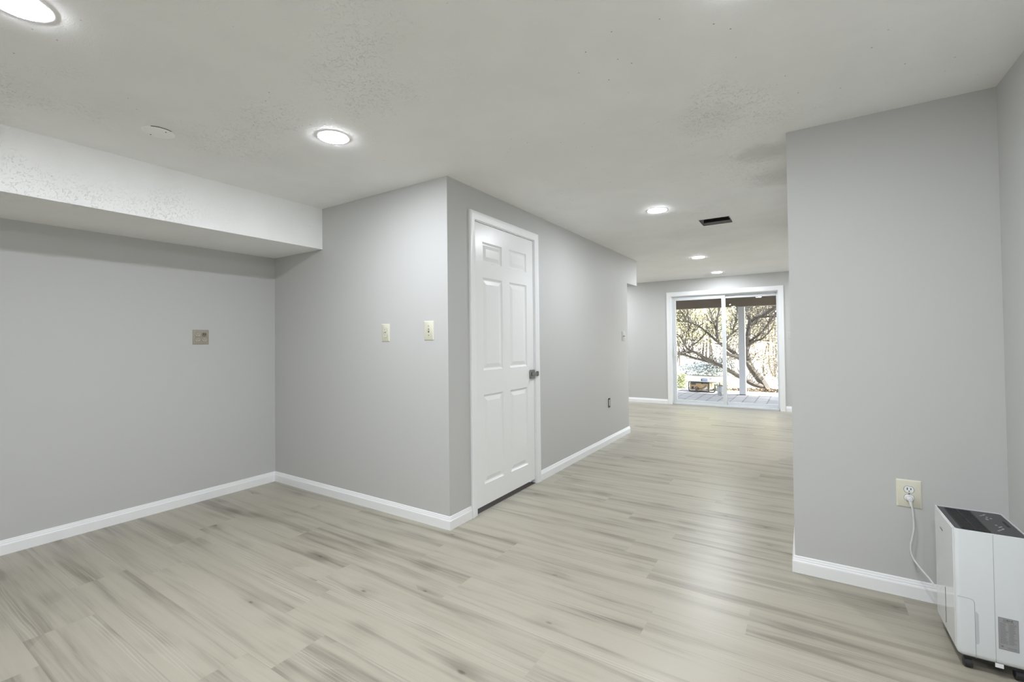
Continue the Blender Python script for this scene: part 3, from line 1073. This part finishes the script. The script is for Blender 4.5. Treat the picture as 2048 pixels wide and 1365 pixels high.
bk = tag(empty('bucket', (-1.562, 10.93, PZ)), 'white paint bucket with splashes standing behind the door mullion', 'bucket')
M_pail = mat('paint_splashed_pail', (.66, .67, .68), .5)
g = G(M_pail)
tcx = g.n('TexCoord').outputs['Object']
g.L.new(g.mix(g.ramp(g.noise(tcx, 24, 4, .6), .52, .6), (.44, .45, .46), (.20, .20, .21)), g.b.inputs['Base Color'])
MB().lathe([(0, 0), (.060, 0), (.062, .004), (.075, .205), (.080, .206), (.080, .222), (.072, .222), (.070, .20), (.058, .02), (0, .018)], n=32).build('pail', M_pail, bk, smooth=True)
MB().lathe([(.0805, .206), (.083, .208), (.083, .221), (.0805, .2225)], n=32).build('rim', mat('grey_pail_rim', (.16, .16, .17), .5), bk, smooth=True)
mb = MB()
mb.tube([(.079*math.cos(R(a)), .079*math.sin(R(a))-.012*abs(math.sin(R(a))), .205-.10*math.sin(R(180-a))*.9) for a in range(180, 361, 12)], .003, 6)
mb.build('bail_handle', M_steel, bk)

# ---- trees and shrubs
M_bark = mat('grey_brown_bark', (.20, .175, .15), .9)
g = G(M_bark)
tcx = g.n('TexCoord').outputs['Object']
g.L.new(g.mix(g.noise(tcx, 18, 5, .7), (.055, .048, .042), (.19, .172, .15)), g.b.inputs['Base Color'])
def leafmat(name, a, b):
    m_ = mat(name, a, .6, spec=.2)
    gg = G(m_)
    oi = gg.n('TexCoord').outputs['Object']
    c_ = gg.mix(gg.ramp(gg.noise(oi, 1.7, 4, .7), .35, .65), a, b)
    c_ = gg.mix(gg.ramp(gg.noise(oi, 11, 3, .7), .54, .62, 0, .9), c_, tuple(.13*v for v in a))
    gg.L.new(c_, gg.b.inputs['Base Color'])
    return m_
M_leafA = leafmat('pale_yellow_green_leaf', (.56, .58, .30), (.66, .62, .44))
M_leafB = leafmat('light_green_leaf', (.44, .52, .24), (.62, .62, .42))
M_leafC = leafmat('straw_leaf', (.40, .35, .27), (.31, .27, .20))
M_leafD = leafmat('blue_grey_leaf', (.30, .36, .36), (.45, .48, .46))
M_litter = leafmat('brown_leaf_litter', (.15, .115, .08), (.24, .195, .145))
def leaves(name, mt, parent, clouds, n, s0, s1, rnd):
    """clouds: (cx,cy,cz, rx,ry,rz) ellipsoids filled with leaf-shaped faces"""
    vv, ff = [], []
    tot = sum(c[3]*c[4]*c[5] for c in clouds)
    for c in clouds:
        for _ in range(int(n*c[3]*c[4]*c[5]/tot)):
            d = Vector((rnd.gauss(0, 1), rnd.gauss(0, 1), rnd.gauss(0, 1))).normalized()*(rnd.random()**.45)
            p = Vector((c[0]+d.x*c[3], c[1]+d.y*c[4], c[2]+d.z*c[5]))
            s = rnd.uniform(s0, s1)
            a = Vector((rnd.uniform(-1, 1), rnd.uniform(-1, 1), rnd.uniform(-.6, .6))).normalized()
            b = a.cross(Vector((rnd.uniform(-1, 1), rnd.uniform(-1, 1), rnd.uniform(-1, 1)))).normalized()
            k = len(vv)
            vv += [p-a*s, p+b*s*.42, p+a*s, p-b*s*.42]
            ff.append((k, k+1, k+2, k+3))
    mb_ = MB()
    mb_.v = [tuple(v) for v in vv]
    mb_.f = ff
    o_ = mb_.build(name, mt, parent, recalc=False)
    return tag(o_, kind='stuff')
def at_px(px, py, y):
    d = fw+r2*((px-CX)/F)-u2*((py-CY)/F)
    return EYE+d*(y/d.y)
# old spreading tree just beyond the patio edge
TX, TY = -.86, 13.05
tr_ = tag(empty('spreading_tree', (TX, TY, PZ-.06)), 'bare old spreading tree with a leaning grey trunk and long low limbs', 'tree')
limbs = [  # (image width px, depth y at start, depth y at end, traced course)
    ('trunk', 13.05, 13.35, [(1536, 786, 20), (1531, 775, 18), (1524, 763, 16), (1512, 748, 14), (1501, 733, 13), (1495, 712, 11), (1494, 690, 9.5), (1497, 665, 9), (1500, 645, 8), (1497, 630, 6), (1493, 612, 5), (1488, 590, 4), (1484, 560, 3)]),
    ('limb', 13.0, 12.3, [(1526, 774, 8), (1510, 769, 10), (1495, 762, 9), (1478, 753, 8), (1457, 741, 7), (1443, 733, 6.5), (1429, 727, 6), (1409, 716, 6), (1396, 708, 5.5), (1384, 703.5, 5), (1375, 705.5, 4), (1364, 707, 3), (1352, 709, 2.5), (1335, 706, 2)]),
    ('limb', 13.0, 12.4, [(1440, 731, 5), (1424, 726, 4.5), (1407, 721, 5), (1390, 717, 4.5), (1372, 711, 4), (1360, 708, 3)]),
    ('limb', 13.15, 12.6, [(1506, 740, 5), (1498, 730, 7), (1488, 722, 7.5), (1476, 715, 7.5), (1463, 711, 6), (1448, 707, 5)]),
    ('limb', 13.16, 12.5, [(1503, 736, 5), (1496, 728, 7), (1480, 716, 7), (1463, 703, 6), (1450, 694, 5.5), (1440, 688, 5), (1425, 675, 4.5), (1408, 660, 4), (1393, 651, 3.5), (1380, 645.5, 3), (1366, 643, 2.5), (1352, 641, 2), (1335, 640, 1.5)]),
    ('limb', 12.5, 12.4, [(1386, 703, 4), (1374, 697, 3.5), (1365, 681, 3), (1361, 674, 2.5), (1352, 667, 2), (1340, 655, 1.5)]),
    ('limb', 12.66, 12.9, [(1434, 682, 1.5), (1433, 671, 3), (1430, 655, 2.6), (1426, 643, 2.4), (1423, 630, 2.2), (1418, 615, 2), (1412, 590, 1.5)]),
    ('limb', 12.68, 12.7, [(1439, 687, 1.5), (1436, 673, 3.8), (1434, 660, 4), (1435, 640, 3.6), (1438, 622, 3.8), (1440, 600, 3)]),
    ('limb', 12.7, 13.3, [(1445, 690, 2), (1451, 682, 4), (1458, 674, 4), (1466, 665, 3.4), (1467, 656, 3), (1470, 647, 2.8), (1473, 635, 2.5), (1474, 622, 2), (1476, 600, 1.5)]),
    ('limb', 13.2, 12.6, [(1496, 686, 5), (1508, 677, 4), (1520, 668, 3.4), (1531, 655, 3), (1540, 642, 2.5), (1553, 627, 2), (1565, 615, 1.5)]),
    ('limb', 13.2, 12.9, [(1494, 694, 6), (1503, 686, 5), (1512, 682, 4), (1524, 678, 3.4), (1534, 669, 2.6), (1542, 660, 2)]),
    ('limb', 13.3, 12.8, [(1499, 648, 6), (1508, 639, 5.5), (1518, 634, 5), (1530, 634, 4), (1545, 633.5, 3), (1560, 634, 2.5)]),
    ('limb', 13.05, 12.5, [(1512, 637, 2.5), (1521, 633, 4.5), (1530, 629, 5), (1540, 622, 5), (1551, 614, 4.5), (1565, 603, 4)]),
    ('limb', 13.2, 13.6, [(1498, 655, 6), (1504, 652, 6), (1512, 645, 4.5), (1516, 632, 3), (1521, 618, 2.2), (1524, 600, 1.6)]),
    ('limb', 12.9, 13.4, [(1495, 632, 4), (1494, 627, 3), (1500, 619, 2.4), (1506, 612, 2), (1514, 600, 1.6)]),
    ('limb', 12.9, 12.6, [(1414, 664, 2.2), (1404, 676, 2.4), (1395, 684, 3), (1386, 691, 2)]),
    ('limb', 12.6, 12.5, [(1373, 645, 2), (1369, 634, 2.2), (1366, 628, 1.8), (1360, 620, 1.4), (1355, 610, 1.2)]),
    ('limb', 12.4, 12.6, [(1381, 646, 1.8), (1380, 636, 1.6), (1384, 624, 1.5), (1388, 610, 1.2)]),
    ('limb', 12.5, 12.5, [(1370, 692, 2), (1373, 670, 1.6), (1377, 656, 1.4), (1382, 648, 1.2)]),
    ('limb', 12.5, 12.6, [(1386, 700, 2), (1384, 680, 1.6), (1385, 664, 1.5), (1392, 655, 1.2)]),
]
rt_ = random.Random(3)
base = Vector((TX, TY, PZ-.06))
twigs = []
for kind_, ya, yb, tr_pts in limbs:
    n = len(tr_pts)
    pts, rad = [], []
    for i, (px, py, wd) in enumerate(tr_pts):
        y = ya+(yb-ya)*i/(n-1)+rt_.uniform(-.03, .03)
        p = at_px(px, py, y)
        if kind_ == 'trunk' and i == 0:
            p.z = PZ-.10
        pts.append(p-base)
        rad.append(max(.006, wd*.0138/2))
    sp_ = bez(pts, 4)
    rs = []
    for i in range(len(sp_)):
        t_ = i/4
        a = min(int(t_), n-2)
        rs.append(rad[a]+(rad[a+1]-rad[a])*(t_-a))
    mb = MB()
    mb.tube(sp_, rs, 8)
    o = mb.build('trunk' if kind_ == 'trunk' else 'limb', M_bark, tr_, smooth=True)
    for i in range(3, len(sp_), 2):
        if rs[i] < .075:
            twigs.append((sp_[i], rs[i], (sp_[i]-sp_[i-1]).normalized()))
# fine twigs: past counting, one object
mb = MB()
for (p, r_, d) in twigs:
    for _ in range(3):
        q = p.copy()
        dd = (d*.4+Vector((rt_.uniform(-1, 1), rt_.uniform(-.7, .7), rt_.uniform(-.4, 1.2)))).normalized()
        pts = [q.copy()]
        for s in range(4):
            dd = (dd+Vector((rt_.uniform(-.5, .5), rt_.uniform(-.5, .5), rt_.uniform(-.3, .5)))).normalized()
            q = q+dd*rt_.uniform(.08, .2)
            pts.append(q.copy())
        mb.tube(pts, [min(.010, r_*.5), .007, .005, .004, .003], 5)
        for s in (1, 2, 3):
            e = (dd+Vector((rt_.uniform(-1, 1), rt_.uniform(-1, 1), rt_.uniform(-.5, 1)))).normalized()
            mb.tube([pts[s], pts[s]+e*.1, pts[s]+e*.1+(e+Vector((0, 0, rt_.uniform(-.4, .6))))*.08], [.005, .004, .003], 4)
tag(mb.build('twig', M_bark, tr_), kind='stuff')
leaves('foliage', M_leafA, tr_, [(-.5, .9, 2.3, 2.2, 1.0, .9), (.3, .5, 1.2, 1.0, .7, .7)], 1500, .03, .055, rt_)

def shrub(name, loc, label, cat, mt, clouds, n, s0, s1, group=None, stems=3, sh=1.0, seed=1):
    rnd = random.Random(seed)
    e = tag(empty(name, loc), label, cat, group)
    for k in range(stems):
        a = rnd.uniform(0, 2*PI)
        q = Vector((math.cos(a)*.15, math.sin(a)*.15, 0))
        c = clouds[k % len(clouds)]
        mb_ = MB()
        mb_.tube(bez([q, q+Vector((rnd.uniform(-.1, .1)*sh, 0, sh*.3)), Vector((c[0]*.6, c[1]*.6, c[2]*.8)), Vector(c[:3])], 4), [.022*sh]*5+[.017*sh]*4+[.011*sh]*4, 7)
        mb_.build('stem', M_bark, e, smooth=True)
    leaves('foliage', mt, e, clouds, n, s0, s1, rnd)
    return e
GZ = PZ-.06
def ground_at(px, y):
    p = at_px(px, 700, y)
    return (p.x, y, GZ+max(0, y-20)*.012)
shrub('background_tree', ground_at(1352, 22), 'pale yellow-green tree far behind the saw at the left edge of the glass', 'tree', M_leafA,
      [(0, 0, 3.4, 2.0, 1.3, 2.3), (-.5, .2, 5.6, 1.7, 1.1, 1.8), (.4, 0, 1.9, 1.3, 1.0, 1.1)], 9000, .05, .10, 'trees beyond the patio', 4, 1.6, 5)
shrub('background_tree', ground_at(1415, 26), 'light green tree seen behind the long low limbs in the left glass panel', 'tree', M_leafB,
      [(0, 0, 3.0, 2.4, 1.4, 2.3), (.5, .3, 5.4, 2.3, 1.2, 2.0), (-.6, 0, 7.4, 2.1, 1.2, 1.6)], 10000, .06, .11, 'trees beyond the patio', 4, 1.8, 6)
shrub('background_tree', ground_at(1480, 30), 'pale tall tree directly behind the white porch post', 'tree', M_leafA,
      [(0, 0, 3.2, 2.6, 1.4, 2.7), (0, .2, 6.2, 2.5, 1.3, 2.2), (.2, 0, 8.6, 2.2, 1.3, 1.6)], 10000, .07, .12, 'trees beyond the patio', 4, 1.9, 8)
shrub('background_tree', ground_at(1538, 18), 'straw-coloured tree behind the leaning trunk at the right of the glass', 'tree', M_leafC,
      [(0, 0, 1.7, 1.5, 1.2, 1.7), (.3, 0, 3.8, 1.6, 1.2, 1.7), (-.2, .2, 5.6, 1.5, 1.2, 1.3)], 9000, .045, .08, 'trees beyond the patio', 4, 1.4, 9)
shrub('vine_thicket', (-.25, 14.6, GZ), 'tangle of dry vines and pale leaves right of the leaning tree trunk', 'shrub', M_leafC,
      [(0, 0, .55, .75, .5, .6), (.15, 0, 1.4, .6, .45, .7), (.5, .1, .9, .6, .5, .9)], 7500, .02, .042, None, 12, .55, 10)
shrub('ground_shrub', (-3.2, 17.6, GZ), 'low grey-blue shrub on the bright lawn beyond the table saw', 'shrub', M_leafD,
      [(0, 0, .22, .75, .5, .26), (.6, 0, .30, .6, .45, .34)], 2600, .03, .055, None, 3, .12, 12)
shrub('leafy_plant', (-2.74, 12.35, GZ), 'small green leafy plant at the patio edge left of the table saw', 'plant', M_leafB,
      [(0, 0, .14, .22, .15, .16), (.1, 0, .30, .14, .10, .14)], 420, .025, .05, None, 5, .08, 13)
shrub('leafy_plant', (-1.75, 12.30, GZ), 'low pale green plant at the patio edge between the bucket and the white porch post', 'plant', M_leafB,
      [(0, 0, .12, .24, .12, .14)], 320, .025, .045, None, 4, .06, 14)
# strip of fallen leaves along the patio edge
lit = leaves('leaf_litter', M_litter, None, [(-.6, 12.5, GZ+.03, 1.1, .42, .06), (-1.2, 12.85, GZ+.03, .3, .2, .03)], 6500, .014, .034, random.Random(21))
tag(lit, 'brown fallen leaves heaped along the far edge of the patio', 'leaves', kind='stuff')
